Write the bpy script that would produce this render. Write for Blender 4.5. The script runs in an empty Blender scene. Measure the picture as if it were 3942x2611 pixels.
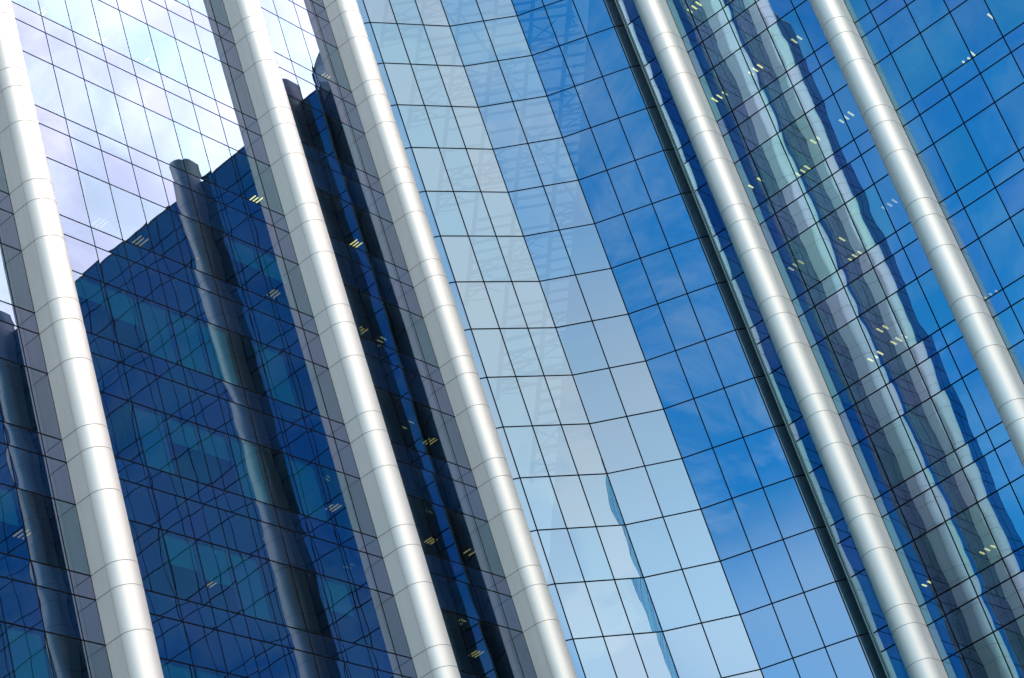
import bpy, math, random
from mathutils import Matrix, Vector
random.seed(7)
scene = bpy.context.scene
COL = scene.collection
R = math.radians

# ------------------------------------------------------------------ camera
GZ = 1.6                                   # eye height above the plaza
PITCH, ROLL = 0.5390728, -0.3267243
cp, sp, cr, sr = math.cos(PITCH), math.sin(PITCH), math.cos(ROLL), math.sin(ROLL)
fw = Vector((0, cp, sp)); upv = Vector((0, -sp, cp)); rt = Vector((1, 0, 0))
cx = rt * cr + upv * sr
cy = -rt * sr + upv * cr
cam_d = bpy.data.cameras.new('camera')
cam_d.sensor_fit = 'HORIZONTAL'; cam_d.sensor_width = 36.0
FPX, PW, PH = 9128.14, 3942.0, 2611.0
cam_d.lens = FPX / PW * 36.0
cam_d.clip_start = 0.5; cam_d.clip_end = 6000
cam = bpy.data.objects.new('camera', cam_d); COL.objects.link(cam)
m = Matrix.Identity(4)
for i, v in enumerate((cx, cy, -fw)):
    for j in range(3): m[j][i] = v[j]
m.translation = Vector((0, 0, GZ))
cam.matrix_world = m
scene.camera = cam

# ------------------------------------------------------------------ render
scene.view_settings.view_transform = 'Standard'
scene.view_settings.look = 'None'
scene.view_settings.exposure = 0.15
scene.view_settings.gamma = 1.0
scene.render.engine = 'CYCLES'
cy_ = scene.cycles
cy_.max_bounces = 10; cy_.glossy_bounces = 7; cy_.diffuse_bounces = 3
cy_.transparent_max_bounces = 12; cy_.transmission_bounces = 4
cy_.caustics_reflective = False; cy_.caustics_refractive = False
cy_.sample_clamp_indirect = 8.0

# ------------------------------------------------------------------ sun + sky
SUN_AZ, SUN_EL = R(-57), R(53)             # direction towards the sun (from +X, ccw)
sd = Vector((math.cos(SUN_EL) * math.cos(SUN_AZ), math.cos(SUN_EL) * math.sin(SUN_AZ), math.sin(SUN_EL)))
sun_d = bpy.data.lights.new('sun', 'SUN'); sun_d.energy = 2.3; sun_d.angle = R(1.5)
sun_d.color = (1.0, 0.85, 0.65)
sun = bpy.data.objects.new('sun', sun_d); COL.objects.link(sun)
sun.rotation_euler = sd.to_track_quat('Z', 'Y').to_euler()
sun.location = (0, 0, 200)

world = bpy.data.worlds.new('World'); scene.world = world; world.use_nodes = True
nt = world.node_tree; nt.nodes.clear()
def node(tree, typ, **kw):
    n = tree.nodes.new(typ)
    for k, v in kw.items(): setattr(n, k, v)
    return n
def setin(tree, sock, val):
    if isinstance(val, bpy.types.NodeSocket): tree.links.new(val, sock)
    else: sock.default_value = val
def math_(tree, op, a, b=0.0, c=0.0, clamp=False):
    n = node(tree, 'ShaderNodeMath', operation=op, use_clamp=clamp)
    setin(tree, n.inputs[0], a); setin(tree, n.inputs[1], b); setin(tree, n.inputs[2], c)
    return n.outputs[0]
def vmath(tree, op, a, b=(0, 0, 0), scale=None):
    n = node(tree, 'ShaderNodeVectorMath', operation=op)
    setin(tree, n.inputs[0], a); setin(tree, n.inputs[1], b)
    if scale is not None: setin(tree, n.inputs['Scale'], scale)
    return n.outputs['Value'] if op in ('DOT_PRODUCT', 'LENGTH') else n.outputs[0]
def mixcol(tree, f, a, b, blend='MIX'):
    n = node(tree, 'ShaderNodeMix', data_type='RGBA', blend_type=blend)
    setin(tree, n.inputs[0], f); setin(tree, n.inputs[6], a); setin(tree, n.inputs[7], b)
    return n.outputs[2]
def smooth(tree, v, lo, hi, a=0.0, b=1.0):
    n = node(tree, 'ShaderNodeMapRange', interpolation_type='SMOOTHSTEP')
    setin(tree, n.inputs[0], v)
    for i, q in enumerate((lo, hi, a, b)): n.inputs[i + 1].default_value = q
    return n.outputs[0]
def noise(tree, vec, scale, detail=4.0, rough=0.55, dist=0.0):
    n = node(tree, 'ShaderNodeTexNoise')
    setin(tree, n.inputs['Vector'], vec); n.inputs['Scale'].default_value = scale
    n.inputs['Detail'].default_value = detail; n.inputs['Roughness'].default_value = rough
    n.inputs['Distortion'].default_value = dist
    return n.outputs[0]

sky = node(nt, 'ShaderNodeTexSky', sky_type='NISHITA')
sky.sun_disc = False; sky.sun_elevation = SUN_EL
sky.sun_rotation = math.pi / 2 - SUN_AZ     # Nishita measures from +Y, clockwise
sky.air_density = 1.0; sky.dust_density = 0.25; sky.ozone_density = 2.5
hs = node(nt, 'ShaderNodeHueSaturation'); hs.inputs['Saturation'].default_value = 1.25
hs.inputs['Value'].default_value = 1.0
nt.links.new(sky.outputs[0], hs.inputs['Color'])
tc = node(nt, 'ShaderNodeTexCoord'); D = tc.outputs['Generated']
sep = node(nt, 'ShaderNodeSeparateXYZ'); nt.links.new(D, sep.inputs[0])
SZ = sep.outputs[2]
den = math_(nt, 'ADD', math_(nt, 'MAXIMUM', SZ, 0.0), 0.35)
plane = vmath(nt, 'SCALE', D, scale=math_(nt, 'DIVIDE', 1.0, den))
# a bank of bright cloud stands to the right of the towers; thin veil round it, clear blue behind the viewer
BA, BE = R(38), R(40)
bank_dir = (math.cos(BE) * math.cos(BA), math.cos(BE) * math.sin(BA), math.sin(BE))
bank = vmath(nt, 'DOT_PRODUCT', D, bank_dir)
clear = mixcol(nt, 1.0, hs.outputs[0], (0.16, 1.20, 1.38, 1), 'MULTIPLY')
clear = mixcol(nt, smooth(nt, bank, -0.34, -0.10), vmath(nt, 'MULTIPLY', clear, (1.3, 1.62, 1.42)), clear)
clear = vmath(nt, 'SCALE', clear, scale=smooth(nt, SZ, 0.66, 0.86, 1.0, 0.35))
n2 = noise(nt, vmath(nt, 'ADD', plane, (5.3, 2.2, 0.0)), 5.0, 7.0, 0.62, 1.2)
wisp = math_(nt, 'MULTIPLY', smooth(nt, n2, 0.42, 0.66, 0.0, 0.75), smooth(nt, bank, -0.30, -0.10, 0.45, 1.0))
veil = smooth(nt, bank, 0.0, 0.62, 0.0, 0.84)
veil = math_(nt, 'MULTIPLY', veil, smooth(nt, SZ, 0.66, 0.84, 1.0, 0.08))
low = math_(nt, 'MULTIPLY', smooth(nt, SZ, 0.385, 0.442, 0.36, 0.0), smooth(nt, bank, -0.34, -0.14))
low2 = math_(nt, 'MULTIPLY', smooth(nt, SZ, 0.47, 0.63, 0.86, 0.0), smooth(nt, bank, 0.08, 0.20))
low = math_(nt, 'MAXIMUM', low, low2)
west = smooth(nt, bank, -0.36, -0.14, 0.02, 0.0)
v1 = math_(nt, 'MAXIMUM', math_(nt, 'ADD', math_(nt, 'ADD', veil, west), math_(nt, 'MULTIPLY_ADD', wisp, 0.46, 0.02)), low, clamp=True)
VE = 8.6
withveil = mixcol(nt, v1, clear, vmath(nt, 'SCALE', (1.04 * VE, 1.02 * VE, 1.08 * VE), scale=smooth(nt, SZ, 0.38, 0.50, 1.38, 1.0)))
n1 = noise(nt, vmath(nt, 'ADD', plane, (3.1, 1.7, 0.0)), 2.4, 8.0, 0.58, 0.4)
cover = smooth(nt, bank, 0.70, 0.94, -0.3, 0.44)
c1 = smooth(nt, math_(nt, 'ADD', n1, cover), 0.52, 0.82)
CL = 34.0
shade = noise(nt, vmath(nt, 'ADD', plane, (9.0, 4.0, 2.0)), 4.5, 6.0, 0.6, 0.3)
ccol = mixcol(nt, smooth(nt, shade, 0.34, 0.60), (0.70 * CL, 0.64 * CL, 0.65 * CL, 1), (1.25 * CL, 1.08 * CL, 1.06 * CL, 1))
ccol = vmath(nt, 'SCALE', ccol, scale=smooth(nt, bank, 0.955, 0.992, 0.95, 1.6))
allc = mixcol(nt, c1, withveil, ccol)
bg = node(nt, 'ShaderNodeBackground'); bg.inputs['Strength'].default_value = 0.13
nt.links.new(allc, bg.inputs['Color'])
wo = node(nt, 'ShaderNodeOutputWorld'); nt.links.new(bg.outputs[0], wo.inputs['Surface'])

# ------------------------------------------------------------------ materials
def mat(name):
    mt = bpy.data.materials.new(name); mt.use_nodes = True
    t = mt.node_tree; t.nodes.clear()
    out = node(t, 'ShaderNodeOutputMaterial')
    return mt, t, out
def simple(name, col, rough=0.6, metal=0.0, var=0.08, scale=0.7, spec=0.5):
    mt, t, out = mat(name)
    b = node(t, 'ShaderNodeBsdfPrincipled')
    b.inputs['Roughness'].default_value = rough; b.inputs['Metallic'].default_value = metal
    b.inputs['Specular IOR Level'].default_value = spec
    g = node(t, 'ShaderNodeNewGeometry')
    nz = noise(t, g.outputs['Position'], scale, 5.0, 0.6)
    f = math_(t, 'MULTIPLY_ADD', nz, 2 * var, 1.0 - var)
    c = vmath(t, 'SCALE', tuple(col), scale=f)
    t.links.new(c, b.inputs['Base Color'])
    t.links.new(b.outputs[0], out.inputs['Surface'])
    return mt

def glass_bump(t, amp_pillow, amp_noise):
    uv = node(t, 'ShaderNodeUVMap', uv_map='pane')
    s = node(t, 'ShaderNodeSeparateXYZ'); t.links.new(uv.outputs[0], s.inputs[0])
    rn = node(t, 'ShaderNodeAttribute', attribute_name='rnd')
    g = node(t, 'ShaderNodeNewGeometry')
    def bow(c):
        q = math_(t, 'MULTIPLY', math_(t, 'SUBTRACT', c, 0.5), 2.0)
        return math_(t, 'SUBTRACT', 1.0, math_(t, 'POWER', math_(t, 'ABSOLUTE', q), 2.6))
    pil = math_(t, 'MULTIPLY', bow(s.outputs[0]), bow(s.outputs[1]))
    pil = math_(t, 'MULTIPLY', pil, math_(t, 'MULTIPLY_ADD', rn.outputs['Fac'], 1.3, 0.25))
    nz = noise(t, vmath(t, 'ADD', g.outputs['Position'], vmath(t, 'SCALE', (9.0, 5.0, 7.0), scale=rn.outputs['Fac'])), 0.55, 1.5, 0.4)
    h = math_(t, 'ADD', math_(t, 'MULTIPLY', pil, amp_pillow), math_(t, 'MULTIPLY', nz, amp_noise))
    b = node(t, 'ShaderNodeBump'); b.inputs['Strength'].default_value = 1.0; b.inputs['Distance'].default_value = 1.0
    t.links.new(h, b.inputs['Height'])
    return b.outputs[0], rn.outputs['Fac']

def glass(name, r0, tint_a, tint_b, trans, see=True, back=(0.01, 0.02, 0.05), pil=0.0012, nzamp=0.004):
    """coated solar-control glazing: a partial mirror over tinted glass (or over a painted back)"""
    mt, t, out = mat(name)
    nrm, rn = glass_bump(t, pil, nzamp)
    gl = node(t, 'ShaderNodeBsdfGlossy'); gl.inputs['Roughness'].default_value = 0.0
    t.links.new(nrm, gl.inputs['Normal'])
    f = math_(t, 'FRACT', math_(t, 'MULTIPLY', rn, 7.31))
    t.links.new(mixcol(t, f, (*tint_a, 1), (*tint_b, 1)), gl.inputs['Color'])
    if see:
        under = node(t, 'ShaderNodeBsdfTransparent'); under.inputs['Color'].default_value = (*trans, 1)
    else:
        under = node(t, 'ShaderNodeBsdfDiffuse')
        k = math_(t, 'MULTIPLY_ADD', f, 0.5, 0.75)
        t.links.new(vmath(t, 'SCALE', tuple(back), scale=k), under.inputs['Color'])
    fr = node(t, 'ShaderNodeFresnel'); fr.inputs['IOR'].default_value = 1.5
    fac = math_(t, 'MULTIPLY_ADD', fr.outputs[0], 1.0 - r0, r0, clamp=True)
    mx = node(t, 'ShaderNodeMixShader')
    t.links.new(fac, mx.inputs[0]); t.links.new(under.outputs[0], mx.inputs[1]); t.links.new(gl.outputs[0], mx.inputs[2])
    # dust and dried rain runs, heaviest just under each pane's top edge
    uv = node(t, 'ShaderNodeUVMap', uv_map='pane'); su = node(t, 'ShaderNodeSeparateXYZ'); t.links.new(uv.outputs[0], su.inputs[0])
    cv = node(t, 'ShaderNodeCombineXYZ')
    t.links.new(math_(t, 'MULTIPLY_ADD', su.outputs[0], 26.0, math_(t, 'MULTIPLY', rn, 90.0)), cv.inputs[0])
    t.links.new(math_(t, 'MULTIPLY', su.outputs[1], 1.6), cv.inputs[1])
    run = smooth(t, noise(t, cv.outputs[0], 1.0, 3.0, 0.6), 0.48, 0.80)
    top_ = smooth(t, su.outputs[1], 0.55, 1.0)
    gp = node(t, 'ShaderNodeNewGeometry')
    film = smooth(t, noise(t, gp.outputs['Position'], 0.8, 5.0, 0.62), 0.35, 0.85, 0.0, 0.012)
    dust = math_(t, 'ADD', math_(t, 'MULTIPLY', math_(t, 'MULTIPLY', run, top_), 0.09), film)
    dd = node(t, 'ShaderNodeBsdfDiffuse'); dd.inputs['Color'].default_value = (0.24, 0.30, 0.36, 1)
    m2 = node(t, 'ShaderNodeMixShader')
    t.links.new(dust, m2.inputs[0]); t.links.new(mx.outputs[0], m2.inputs[1]); t.links.new(dd.outputs[0], m2.inputs[2])
    t.links.new(m2.outputs[0], out.inputs['Surface'])
    return mt

M = {}
TR = (0.06, 0.44, 0.54)
M['vision_a'] = glass('mirror_glass', 0.20, (0.52, 0.65, 0.93), (0.47, 0.71, 0.92), TR, pil=0.0005, nzamp=0.0035)
M['spandrel_a'] = glass('mirror_spandrel_glass', 0.19, (0.55, 0.64, 0.93), (0.50, 0.66, 0.94), TR, see=False, back=(0.001, 0.008, 0.030), pil=0.0005, nzamp=0.0035)
M['vision_b'] = glass('blue_glass', 0.44, (0.38, 0.70, 0.99), (0.36, 0.81, 0.95), TR, pil=0.0005, nzamp=0.004)
M['spandrel_b'] = glass('blue_spandrel_glass', 0.44, (0.44, 0.69, 1.0), (0.36, 0.80, 1.0), TR, see=False, back=(0.001, 0.010, 0.030), pil=0.0005, nzamp=0.004)
M['bay'] = glass('bay_glass', 0.46, (0.46, 0.77, 0.97), (0.61, 0.81, 0.94), (0.055, 0.09, 0.09), pil=0.0005, nzamp=0.0025)
M['bay_return'] = glass('dark_reflection_glass', 0.20, (0.40, 0.62, 0.80), (0.36, 0.62, 0.74), TR, see=False, back=(0.002, 0.008, 0.014), pil=0.0003, nzamp=0.002)  # bay glass darkened in colour, standing in for the shaded column's dark reflection
M['joint'] = simple('black_gasket', (0.005, 0.005, 0.006), 0.8, spec=0.02)
M['interior'] = simple('office_interior', (0.08, 0.09, 0.12), 0.8)
M['core'] = simple('core_wall_paint', (0.04, 0.05, 0.08), 0.8)
M['blind'] = simple('roller_blind_fabric', (0.72, 0.82, 0.74), 0.9, var=0.04)
M['steel'] = simple('painted_lattice_steel', (0.20, 0.19, 0.24), 0.6)
M['trim'] = simple('aluminium_trim', (0.70, 0.65, 0.58), 0.5, 0.2)
M['groove'] = simple('cladding_joint', (0.09, 0.07, 0.05), 0.8)
M['concrete'] = simple('roof_concrete', (0.30, 0.30, 0.30), 0.9)

def metal(name):
    mt, t, out = mat(name)
    b = node(t, 'ShaderNodeBsdfPrincipled')
    g = node(t, 'ShaderNodeNewGeometry')
    st = vmath(t, 'MULTIPLY', g.outputs['Position'], (5.0, 5.0, 0.25))
    streak = noise(t, st, 1.0, 5.0, 0.65)
    blot = noise(t, g.outputs['Position'], 0.35, 4.0, 0.6)
    f = math_(t, 'ADD', math_(t, 'MULTIPLY_ADD', streak, 0.20, 0.87), math_(t, 'MULTIPLY_ADD', blot, 0.05, -0.02))
    t.links.new(vmath(t, 'SCALE', (0.82, 0.773, 0.735), scale=f), b.inputs['Base Color'])
    b.inputs['Metallic'].default_value = 0.52
    t.links.new(math_(t, 'MULTIPLY_ADD', blot, 0.14, 0.53), b.inputs['Roughness'])
    t.links.new(b.outputs[0], out.inputs['Surface'])
    return mt
M['metal'] = metal('silver_cladding')

def tube_mat(k):
    mt, t, out = mat('lit_tube')
    e = node(t, 'ShaderNodeEmission'); e.inputs['Color'].default_value = (1.0, 0.14, 0.035, 1); e.inputs['Strength'].default_value = k
    t.links.new(e.outputs[0], out.inputs['Surface'])
    return mt
M['tube'] = [tube_mat(k) for k in (18.0, 13.0, 7.0, 3.0)]

def paving():
    mt, t, out = mat('plaza_paving')
    b = node(t, 'ShaderNodeBsdfPrincipled'); b.inputs['Roughness'].default_value = 0.8
    g = node(t, 'ShaderNodeNewGeometry')
    br = node(t, 'ShaderNodeTexBrick'); t.links.new(g.outputs['Position'], br.inputs['Vector'])
    br.inputs['Scale'].default_value = 0.8
    br.inputs['Color1'].default_value = (0.085, 0.085, 0.085, 1); br.inputs['Color2'].default_value = (0.11, 0.107, 0.10, 1)
    br.inputs['Mortar'].default_value = (0.05, 0.05, 0.05, 1); br.inputs['Mortar Size'].default_value = 0.012
    t.links.new(br.outputs[0], b.inputs['Base Color']); t.links.new(b.outputs[0], out.inputs['Surface'])
    return mt
M['paving'] = paving()

# ------------------------------------------------------------------ mesh helpers
class MB:
    def __init__(s): s.v = []; s.f = []; s.mi = []; s.uv = []; s.rn = []; s.sm = []
    def face(s, pts, mi=0, uv=None, rnd=0.0, want=None, smooth=False):
        pts = [Vector(p) for p in pts]
        if uv is None: uv = [(0, 0)] * len(pts)
        if want is not None:
            n = (pts[1] - pts[0]).cross(pts[2] - pts[0])
            if n.dot(want) < 0: pts = pts[::-1]; uv = list(uv)[::-1]
        i = len(s.v); s.v += pts; s.f.append(tuple(range(i, i + len(pts)))); s.mi.append(mi); s.uv.append(uv); s.rn.append(rnd); s.sm.append(smooth)
    def box(s, o, a, b, c, mi=0):
        o, a, b, c = Vector(o), Vector(a), Vector(b), Vector(c)
        ctr = o + (a + b + c) / 2
        for p, q, r in ((a, b, c), (b, c, a), (c, a, b)):
            for off in (Vector((0, 0, 0)), r):
                pts = [o + off, o + off + p, o + off + p + q, o + off + q]
                fc = o + off + (p + q) / 2
                s.face(pts, mi, want=fc - ctr)
    def bar(s, p, q, w, d, side, mi=0):
        """bar from p to q, w wide along side, d thick along (q-p) x side"""
        p, q = Vector(p), Vector(q); ax = q - p
        sd_ = Vector(side); sd_ = (sd_ - ax * (sd_.dot(ax) / ax.length_squared)).normalized()
        th = ax.cross(sd_).normalized()
        s.box(p - sd_ * w / 2 - th * d / 2, ax, sd_ * w, th * d, mi)
    def build(s, name, mats, parent=None):
        me = bpy.data.meshes.new(name)
        me.from_pydata([tuple(v) for v in s.v], [], s.f)
        for mt in (mats if isinstance(mats, (list, tuple)) else [mats]): me.materials.append(mt)
        me.polygons.foreach_set('material_index', s.mi)
        me.polygons.foreach_set('use_smooth', s.sm)
        ul = me.uv_layers.new(name='pane')
        flat = [c for u in s.uv for p in u for c in p]
        ul.data.foreach_set('uv', flat)
        at = me.attributes.new('rnd', 'FLOAT', 'FACE'); at.data.foreach_set('value', s.rn)
        me.update()
        o = bpy.data.objects.new(name, me); COL.objects.link(o)
        if parent is not None: o.parent = parent
        return o
def merge_smooth(o):
    import bmesh
    bm = bmesh.new(); bm.from_mesh(o.data)
    bmesh.ops.remove_doubles(bm, verts=bm.verts, dist=1e-5)
    bm.to_mesh(o.data); bm.free()
def thing(name, label, cat, loc=(0, 0, 0), group=None):
    o = bpy.data.objects.new(name, None); COL.objects.link(o); o.empty_display_size = 0.5
    o['label'] = label; o['category'] = cat
    if group: o['group'] = group
    return o

# ------------------------------------------------------------------ layout
Z0, H, SP, MD = 48.0262 + GZ, 4.0, 0.6847, 1.2576        # level a(0), storey, heights of the two spandrels
P, G, FIN, RAD = 1.2303, 0.7109, 0.524, 0.475              # panel, edge panel, fin depth, column radius
TH = 1.056056
uL = Vector((math.cos(TH), math.sin(TH), 0)); uR = Vector((uL.y, -uL.x, 0))
UPZ = Vector((0, 0, 1))
PL = Vector((-2.5833, 67.1888, 0)); PR = Vector((9.4579, 70.4980, 0))
TCOLS = (0.0, 5 * P, 15 * P, 20 * P)
TEND = 20 * P + G + 2 * P + 0.9
TIN = -1.90
class Frame:                     # t runs outward from the inner corner, n points out of the glass
    def __init__(s, o, u, n): s.o, s.u, s.n = o, u, n
    def __call__(s, t, off, z): return s.o + s.u * t + s.n * off + UPZ * z
FL = Frame(PL, -uL, uR.copy())
FR = Frame(PR, uR, -uL)
def ray(px, py):
    return (cx * ((px - PW / 2) / FPX) - cy * ((py - PH / 2) / FPX) + fw).normalized()
EYE = Vector((0, 0, GZ))
def on_wall(F, px, py):
    r = ray(px, py); k = (F.o - EYE).dot(F.n) / r.dot(F.n) if abs(r.dot(F.n)) > 1e-6 else 0
    q = EYE + r * k
    return (q - F.o).dot(F.u), q.z, q, r
def proj(q):
    dlt = Vector(q) - EYE; w = dlt.dot(fw)
    return PW / 2 + FPX * dlt.dot(cx) / w, PH / 2 - FPX * dlt.dot(cy) / w
def shown(pts):                   # picture area (photo pixels) of a polygon clipped roughly to the frame
    pr = [proj(p) for p in pts]
    xs = [min(max(a, 0), PW) for a, b in pr]; ys = [min(max(b, 0), PH) for a, b in pr]
    ar = 0
    for i in range(len(pr)):
        j = (i + 1) % len(pr); ar += xs[i] * ys[j] - xs[j] * ys[i]
    return abs(ar) / 2

def joints(TCOL, TEND):
    """vertical joints: list of (t0, t1) glass panels per bay"""
    out = []
    ts = [TIN, -2 * RAD]; out += [(TIN, -2 * RAD)]
    for i, a in enumerate(TCOL):
        end = TCOL[i + 1] - 2 * RAD if i + 1 < len(TCOL) else TEND
        js = [a]; x = a + G
        while x < end - 0.35: js.append(x); x += P
        js.append(end)
        out += list(zip(js[:-1], js[1:]))
    return out

def build_wing(F, name, label, top, ctop, gk, blinds, TCOL, TEND):
    PANELS = joints(TCOL, TEND)
    w = thing(name, label, 'office wing')
    w.location = F(0, 0, 0)
    kids = []
    def part(mb, nm, mats, parent=None):
        # geometry is laid out in world space; keep it there under the thing's own origin
        org = w.location if parent is None else None
        o = mb.build(nm, mats, parent or w)
        if parent is None:
            o.matrix_parent_inverse = Matrix.Translation(-w.location)
        return o
    n = F.n
    # ---- glass
    rows = []                                  # (z0, z1, kind)
    k = 12
    lv = []
    while True:
        a = Z0 + k * H
        rows.append((a - SP, a, 'spandrel')); rows.append((a - SP - MD, a - SP, 'spandrel')); rows.append((a - H, a - SP - MD, 'window'))
        k -= 1
        if a - H < 0.5: break
    rows = [(max(a, 0.02), min(b, top), kd) for a, b, kd in rows if a < top - 0.05 and b > 0.1]
    quads = []
    for (t0, t1) in PANELS:
        for (z0, z1, kd) in rows:
            wdt, hgt = t1 - t0, z1 - z0
            ax, az = random.gauss(0, 0.0005), random.gauss(0, 0.0005)
            def off(t, z): return max(-.002, min(.002, ax * (t - (t0 + t1) / 2) + az * (z - (z0 + z1) / 2)))
            pts = [F(t, off(t, z), z) for t, z in ((t0, z0), (t1, z0), (t1, z1), (t0, z1))]
            quads.append((shown(pts), kd, pts, random.random(), t0, t1, z0, z1))
    drops = {}
    for (px, py, fr) in blinds:
        t, z, q, r = on_wall(F, px, py)
        for i, qd in enumerate(quads):
            if qd[1] == 'window' and qd[4] <= t < qd[5] and qd[6] <= z < qd[7]: drops[i] = fr
    # scattered drawn blinds out of the picture but seen in the other wing's glass
    for i, qd in enumerate(quads):
        if qd[1] == 'window' and qd[0] < 500 and random.random() < 0.28: drops[i] = random.choice((0.4, 0.55, 0.95, 0.95))
    uv = [(0, 0), (1, 0), (1, 1), (0, 1)]
    for kd, pn, mt in (('window', 'window', M['vision_' + gk]), ('spandrel', 'spandrel_panel', M['spandrel_' + gk])):
        idx = sorted([i for i, qd in enumerate(quads) if qd[1] == kd], key=lambda i: -quads[i][0])
        rest = MB(); restb = MB()
        for c, i in enumerate(idx):
            ar, _, pts, rn, t0, t1, z0, z1 = quads[i]
            big = c < 100 and ar > 0
            mb = MB() if big else rest
            mb.face(pts, 0, uv, rn, want=n)
            o = part(mb, pn, mt) if big else None
            if i in drops:
                bb = MB() if big else restb
                zt = z1 - 0.03; zb = z1 - (z1 - z0 - 0.04) * drops[i] - 0.02
                bb.face([F(t0 + .03, -.13, zb), F(t1 - .03, -.13, zb), F(t1 - .03, -.13, zt), F(t0 + .03, -.13, zt)], want=n)
                if big: bo = bb.build('blind', M['blind'], o)
                elif False: pass
        if rest.f:
            o = part(rest, pn, mt); o['kind'] = 'stuff'
        if restb.f:
            o = part(restb, 'blind', M['blind']); o['kind'] = 'stuff'
    # ---- gaskets
    jw, jh = (.032, .038) if gk == 'a' else (.042, .048)
    seen = sorted({round(t, 3) for pn in PANELS for t in pn})
    for t in seen:
        mb = MB(); mb.box(F(t - jw / 2, -.05, 0), F.u * jw, n * .0535, UPZ * top); part(mb, 'mullion', M['joint'])
    zlev = sorted({round(z, 3) for r_ in rows for z in r_[:2]})
    for z in zlev:
        mb = MB(); mb.box(F(TIN, -.05, z - jh / 2), F.u * (TEND - TIN), n * .055, UPZ * jh); part(mb, 'transom', M['joint'])
    # ---- storeys behind the glass
    zs = [z1 for (z0, z1, kd) in rows if kd == 'window']
    for z in zs:
        zt = min(z + SP + MD - .06, top - .05)
        if zt > z + 0.1:
            mb = MB(); mb.box(F(TIN + .05, -5.9, z - .02), F.u * (TEND - TIN - .1), n * 5.8, UPZ * (zt - z)); part(mb, 'floor_slab', M['interior'])
    mb = MB(); mb.box(F(TIN, -6.4, 0), F.u * (TEND - TIN), n * .45, UPZ * (top - .1)); part(mb, 'core_wall', M['core'])
    for t in (TIN - .06, TEND):
        mb = MB(); mb.box(F(t, -6.4, 0), F.u * .06, n * 6.39, UPZ * top); part(mb, 'end_wall', M['core'])
    mb = MB(); mb.box(F(TIN, -6.4, top), F.u * (TEND - TIN), n * 6.41, UPZ * .08); part(mb, 'roof', M['concrete'])
    # partitions that divide the offices
    for t in (2 * P + G, 8 * P + G, 12 * P + G, 17 * P + G):
        mb = MB(); mb.box(F(t - .05, -5.9, 0), F.u * .1, n * 5.4, UPZ * (top - .2)); part(mb, 'partition', M['interior'])
    # ---- columns
    NS = 40
    jz = [z for z in zlev if z < ctop - .1]
    z = max(jz)
    for tf in TCOL:
        tc_ = tf - RAD
        prof = [(tc_ + RAD * math.cos(a), FIN + RAD * math.sin(a)) for a in [math.pi * i / NS for i in range(NS + 1)]]
        cm = MB()
        for i in range(NS):
            (ta, oa), (tb, ob) = prof[i], prof[i + 1]
            want = F.u * ((ta + tb) / 2 - tc_) + n * ((oa + ob) / 2 - FIN)
            cm.face([F(ta, oa, 0), F(tb, ob, 0), F(tb, ob, ctop), F(ta, oa, ctop)], 0, want=want, smooth=True)
            s_ = (RAD + .0025) / RAD
            for zz in jz:
                q = [(tc_ + (x - tc_) * s_, FIN + (y - FIN) * s_) for x, y in (prof[i], prof[i + 1])]
                cm.face([F(q[0][0], q[0][1], zz - .0065), F(q[1][0], q[1][1], zz - .0065), F(q[1][0], q[1][1], zz + .0065), F(q[0][0], q[0][1], zz + .0065)], 1, want=want, smooth=True)
        co = part(cm, 'column', [M['metal'], M['groove']]); merge_smooth(co)
        for tt, sg in ((tf, 1), (tf - 2 * RAD, -1)):
            fm = MB()
            fm.box(F(tt - .02 * (sg > 0), 0.004, 0), F.u * .02, n * (FIN - .012), UPZ * ctop)
            for zz in jz:
                fm.box(F(tt - (.006 if sg < 0 else -.0005) + (.0035 if sg < 0 else 0), 0.006, zz - .0065), F.u * (.0025), n * (FIN - .016), UPZ * .013, 1)
            fm.box(F(tt - .016 * (sg > 0), FIN - .008, 0), F.u * .014, n * .008, UPZ * ctop, 1)
            fo = fm.build('fin', [M['metal'], M['groove']], co)
        cap = MB()
        pts = [F(a, b, ctop) for a, b in prof] + [F(tf - 2 * RAD, 0, ctop), F(tf, 0, ctop)]
        cap.face(pts, 0, want=UPZ)
        bpts = [F(tf, 0, 0), F(tf - 2 * RAD, 0, 0)]
        cap.box(F(tf - 2 * RAD, -.15, top), F.u * 2 * RAD, n * .13, UPZ * max(ctop - top - .01, .02))
        cap.build('cap', M['metal'], co)
    return w

BL_L = [(346, 1120, .35), (468, 1180, .5), (610, 1290, .98), (735, 1340, .98), (850, 1400, .98), (965, 1020, .4), (1040, 1060, .45),
        (1075, 1460, .98), (580, 1690, .98), (700, 1690, .4), (810, 1720, .4), (930, 1750, .95), (1185, 1840, .98),
        (690, 2125, .45), (800, 2170, .55), (930, 2210, .55), (1030, 2290, .98), (700, 2590, .9), (820, 2600, .9), (60, 2500, .98), (150, 2580, .98),
        (20, 1955, .5), (328, 205, .98), (440, 300, .98), (1190, 1340, .98), (1310, 2330, .5), (1370, 2420, .5)]
BL_R = [(3640, 330, .95), (3700, 220, .9), (3800, 560, .85), (3560, 420, .95), (3860, 840, .85), (3330, 1080, .5), (2560, 150, .4),
        (3480, 300, .5), (3300, 1950, .6), (3400, 2100, .55), (3550, 2050, .7), (3640, 2480, .6), (3800, 2400, .6), (3010, 1250, .5), (3905, 1010, .9)]
build_wing(FL, 'office_wing', 'taller wing on the left, its mirror glass showing bright clouds and a dark reflected roofline', 77.9 + GZ, 79.1 + GZ, 'a', BL_L, TCOLS, TEND)
build_wing(FR, 'office_wing', 'lower wing on the right, its deep blue glass mirroring two wavy silver columns', 61.3 + GZ, 62.3 + GZ, 'b', BL_R, TCOLS, 38.2 * P)

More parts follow.
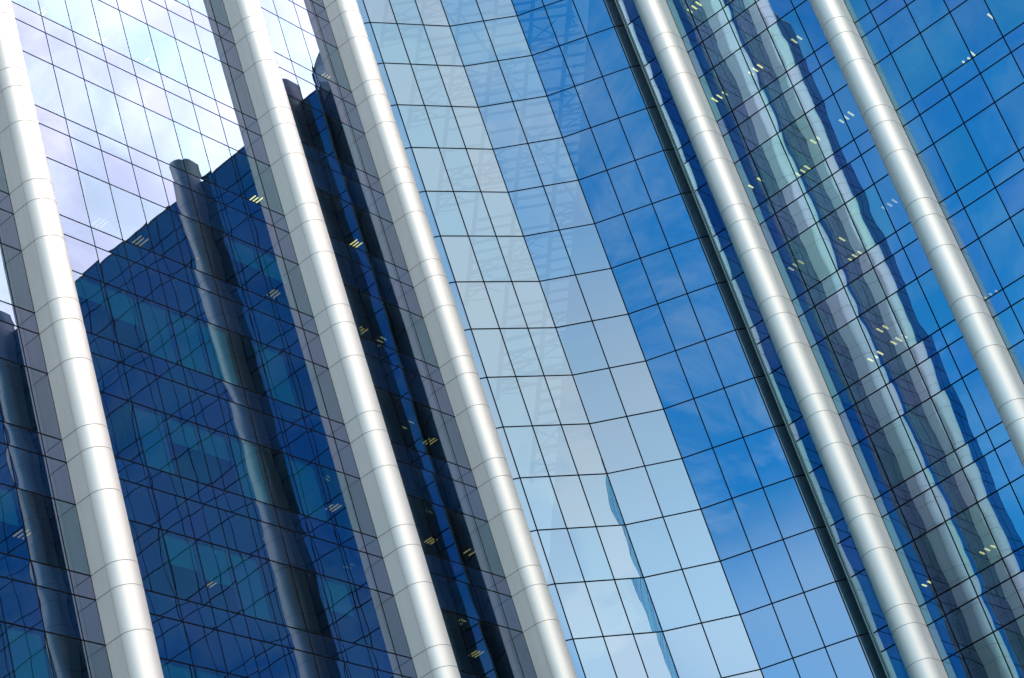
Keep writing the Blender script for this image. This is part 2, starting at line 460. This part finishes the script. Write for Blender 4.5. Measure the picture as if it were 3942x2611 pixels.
# ------------------------------------------------------------------ faceted bay in the corner
AB = TH - math.pi / 4
DL = 0.285357
def rot(a): return Vector((math.cos(a), math.sin(a), 0))
ub, ua, uc = rot(AB), rot(AB + DL), rot(AB - DL)
BW, AW, EW = 1.3305, 1.0880, 0.4074
K4 = Vector((2.8432, 70.9630, 0)); K3 = K4 - ub * BW; K5 = K4 + ub * BW
kp = [K3 - ua * AW * 3, K3 - ua * AW * 2, K3 - ua * AW, K3, K4, K5, K5 + uc * AW, K5 + uc * AW * 2, K5 + uc * AW * 3]
kp = [kp[0] - ub * EW] + kp + [kp[-1] + ub * EW]
HC = 2.00429
ZC = Z0 + 8 + 0.1058
BTOP = ZC + 3 * HC
bay = thing('glass_bay', 'faceted pale blue glass bay filling the corner between the two wings, lattice steel behind it', 'glass bay')
bay.location = (K4.x, K4.y, 0)
binv = Matrix.Translation(-bay.location)
def bpart(mb, nm, mats):
    o = mb.build(nm, mats, bay); o.matrix_parent_inverse = binv; return o
brow = []
i = 3
while ZC + i * HC > 0.3:
    brow.append(ZC + i * HC); i -= 1
cells = []
for a, b in zip(kp[:-1], kp[1:]):
    n = Vector(((b - a).y, -(b - a).x, 0)).normalized()
    for z1, z0 in zip(brow[:-1], brow[1:]):
        ax, az = random.gauss(0, .0011), random.gauss(0, .0012)
        wd = (b - a).length
        q = []
        for s_, z in ((0, z0), (1, z0), (1, z1), (0, z1)):
            q.append(a.lerp(b, s_) + UPZ * z + n * max(-.002, min(.002, ax * (s_ - .5) * wd + az * (z - (z0 + z1) / 2))))
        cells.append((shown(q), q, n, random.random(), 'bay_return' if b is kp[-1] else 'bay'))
cells.sort(key=lambda c: -c[0])
rest = MB(); uv = [(0, 0), (1, 0), (1, 1), (0, 1)]
for c, (ar, q, n, rn, gm) in enumerate(cells):
    mb = MB() if c < 100 else rest
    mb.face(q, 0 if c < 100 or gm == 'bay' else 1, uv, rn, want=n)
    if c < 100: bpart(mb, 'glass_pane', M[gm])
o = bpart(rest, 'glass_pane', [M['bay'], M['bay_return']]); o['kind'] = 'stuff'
for i in range(1, len(kp) - 1):
    n = (Vector(((kp[i + 1] - kp[i - 1]).y, -(kp[i + 1] - kp[i - 1]).x, 0))).normalized()
    mb = MB(); t_ = UPZ.cross(n)
    mb.box(kp[i] - t_ * .0215 - n * .06, t_ * .043, n * .066, UPZ * BTOP); bpart(mb, 'mullion', M['joint'])
for z in brow:
    mb = MB()
    for a, b in zip(kp[:-1], kp[1:]):
        n = Vector(((b - a).y, -(b - a).x, 0)).normalized()
        mb.box(a - n * .06 + UPZ * (z - .0215), b - a, n * .067, UPZ * .043)
    bpart(mb, 'transom', M['joint'])
for end, dr, fr in ((kp[-1], ub, FR), (kp[0], -ub, FL)):
    for k_, (s0, wd, mt) in enumerate(((0.004, .034, 'trim'), (.040, .036, 'joint'), (.078, .034, 'trim'))):
        mb = MB(); nb = Vector((ub.y, -ub.x, 0))
        mb.box(end + dr * s0 - nb * .10, dr * wd, nb * (.145 if mt == 'trim' else .11), UPZ * BTOP); bpart(mb, 'edge_trim', M[mt])
# roof plate of the bay
mb = MB()
back = Vector((1.753, 74.856, 0))
for a, b in zip(kp[:-1], kp[1:]): mb.face([a + UPZ * (BTOP + .03), b + UPZ * (BTOP + .03), back + UPZ * (BTOP + .03)], want=UPZ)
bpart(mb, 'roof', M['concrete'])
# leaning back wall of the shaft and the lattice in front of it
nb = Vector((ub.y, -ub.x, 0))
def bp(s, dep, z): return K4 + ub * s - nb * dep + UPZ * z
LEAN = 0.368
def edge(z): return 4.96 + LEAN * (z - 59.08)
mb = MB()
mb.box(bp(edge(14), 3.2, 14), (bp(edge(BTOP), 3.2, BTOP) - bp(edge(14), 3.2, 14)), ub * 16, -nb * .2)
bpart(mb, 'shaft_wall', M['core'])
SMIN, SMAX = -3.7, 4.1
for i in range(-2, 9):
    s0 = 0.49 + (i - 2) * 1.5
    def sc(z): return s0 + LEAN * (z - ZC)
    za = max(42.0 - .8 * i, ZC + (SMIN - s0) / LEAN); zb = min(BTOP - .1, ZC + (SMAX - s0) / LEAN)
    if zb - za < 1: continue
    mb = MB()
    mb.bar(bp(sc(za), 1.6, za), bp(sc(zb), 1.6, zb), .16, .16, ub)
    z = za + .3; k_ = 0
    while z < zb - .3:
        s_ = sc(z); w_ = min(1.5, SMAX - s_)
        if random.random() < .86:
            mb.bar(bp(s_, 1.6, z), bp(s_ + w_, 1.6, z + random.uniform(-.03, .06)), random.uniform(.06, .11), .08, UPZ)
        if k_ % 10 in (0, 1, 2):
            h_ = random.uniform(.4, .9)
            mb.bar(bp(s_ + .1, 1.62, z), bp(s_ + w_ * .9, 1.62, z + h_), .05, .05, UPZ)
            mb.bar(bp(s_ + w_ * .5, 1.5, z - .3), bp(s_ + .15, 2.6, z + .5), .045, .045, UPZ)
            mb.bar(bp(s_ + w_ * .85, 1.64, z), bp(s_ + .25, 1.64, z + h_), .04, .04, UPZ)
        z += random.choice((.42, .47, .55)); k_ += 1
    # a thinner brace leaning the other way
    if i % 2 == 0:
        z1_ = (za + zb) / 2; z2_ = min(zb, z1_ + 5)
        mb.bar(bp(min(SMAX, sc(z1_) + 1.5), 1.75, z1_), bp(min(SMAX, sc(z1_) + .2), 1.75, z2_), .08, .08, ub)
    bpart(mb, 'lattice_truss', M['steel'])
for rr in (-8, -12):
    z = ZC + rr * HC
    mb = MB()
    for a, b in zip(kp[3:9], kp[4:10]):
        n = Vector(((b - a).y, -(b - a).x, 0)).normalized()
        mb.box(a - n * .32 + UPZ * (z + .05), b - a, n * .05, UPZ * .42)
    bpart(mb, 'floor_edge', M['blind'])

# ------------------------------------------------------------------ ceiling lights seen through the glass
LIGHT_L = [(169, 47), (380, 150), (546, 225), (228, 777), (386, 854), (540, 923), (735, 994), (982, 765), (1056, 1125), (1370, 935), (1392, 1267),
           (1252, 291), (991, 1871), (89, 2049), (827, 2242), (991, 2289), (1284, 1948), (1656, 1694), (1662, 2075), (1810, 2120), (1834, 2511)]
LIGHT_R = [(2669, 24), (2904, 264), (3055, 154), (2767, 368), (3254, 448), (3147, 528), (3218, 564), (3088, 655), (2904, 700), (3811, 59), (3720, 216),
           (3420, 783), (3239, 917), (3289, 982), (3061, 1018), (3405, 1255), (3458, 1303), (3366, 1368), (3058, 1596), (3814, 1131), (3797, 2111), (3574, 2236)]
def window_top(z):
    k_ = math.ceil((z - Z0) / H)
    a = Z0 + k_ * H
    return a - SP - MD, z < a - SP - MD
def lights(F, lst, label, group):
    for px, py in lst:
        t, z, q, r = on_wall(F, px, py)
        zc, ok = window_top(z)
        if not ok: zc = zc + H if z > zc else zc
        zc = zc - .02
        if zc < z: continue
        hit = q + r * ((zc - z) / r.z)
        dep = -(hit - F.o).dot(F.n); t = (hit - F.o).dot(F.u)
        if dep > 5.3: continue
        dep = max(dep, .65)
        root = MB(); L, sp_, tw = (.42, .15, .035) if F is FL else (.42, .22, .06)
        root.box(F(t - sp_ * 1.5, -dep - L / 2 - .06, zc - .03), F.u * sp_ * 3, F.n * (L + .12), UPZ * .028)
        ro = root.build('ceiling_light', M['joint'])
        ro['label'] = label; ro['category'] = 'ceiling light'; ro['group'] = group
        lv_ = random.choice((0, 0, 1, 1, 2)) if F is FR or z > 43 else 3
        for s_ in (-sp_, 0, sp_):
            if random.random() < .07: continue
            L_ = L * random.uniform(.7, 1.0)
            tb = MB(); tb.box(F(t + s_ - tw / 2, -dep - L / 2, zc - .055), F.u * tw, F.n * L_, UPZ * .024)
            tb.build('tube', M['tube'][lv_], ro)
lights(FL, LIGHT_L, 'yellow strip light glowing on an office ceiling behind the glass of the left wing', 'strip lights inside the left wing')
lights(FR, LIGHT_R, 'yellow strip light glowing on an office ceiling behind the blue glass of the right wing', 'strip lights inside the right wing')

# ------------------------------------------------------------------ ground
mb = MB(); S = 1500
mb.face([(-S, -S, 0), (S, -S, 0), (S, S, 0), (-S, S, 0)], want=UPZ)
g = mb.build('ground', M['paving']); g['kind'] = 'structure'; g['label'] = 'paved plaza at the foot of the towers'
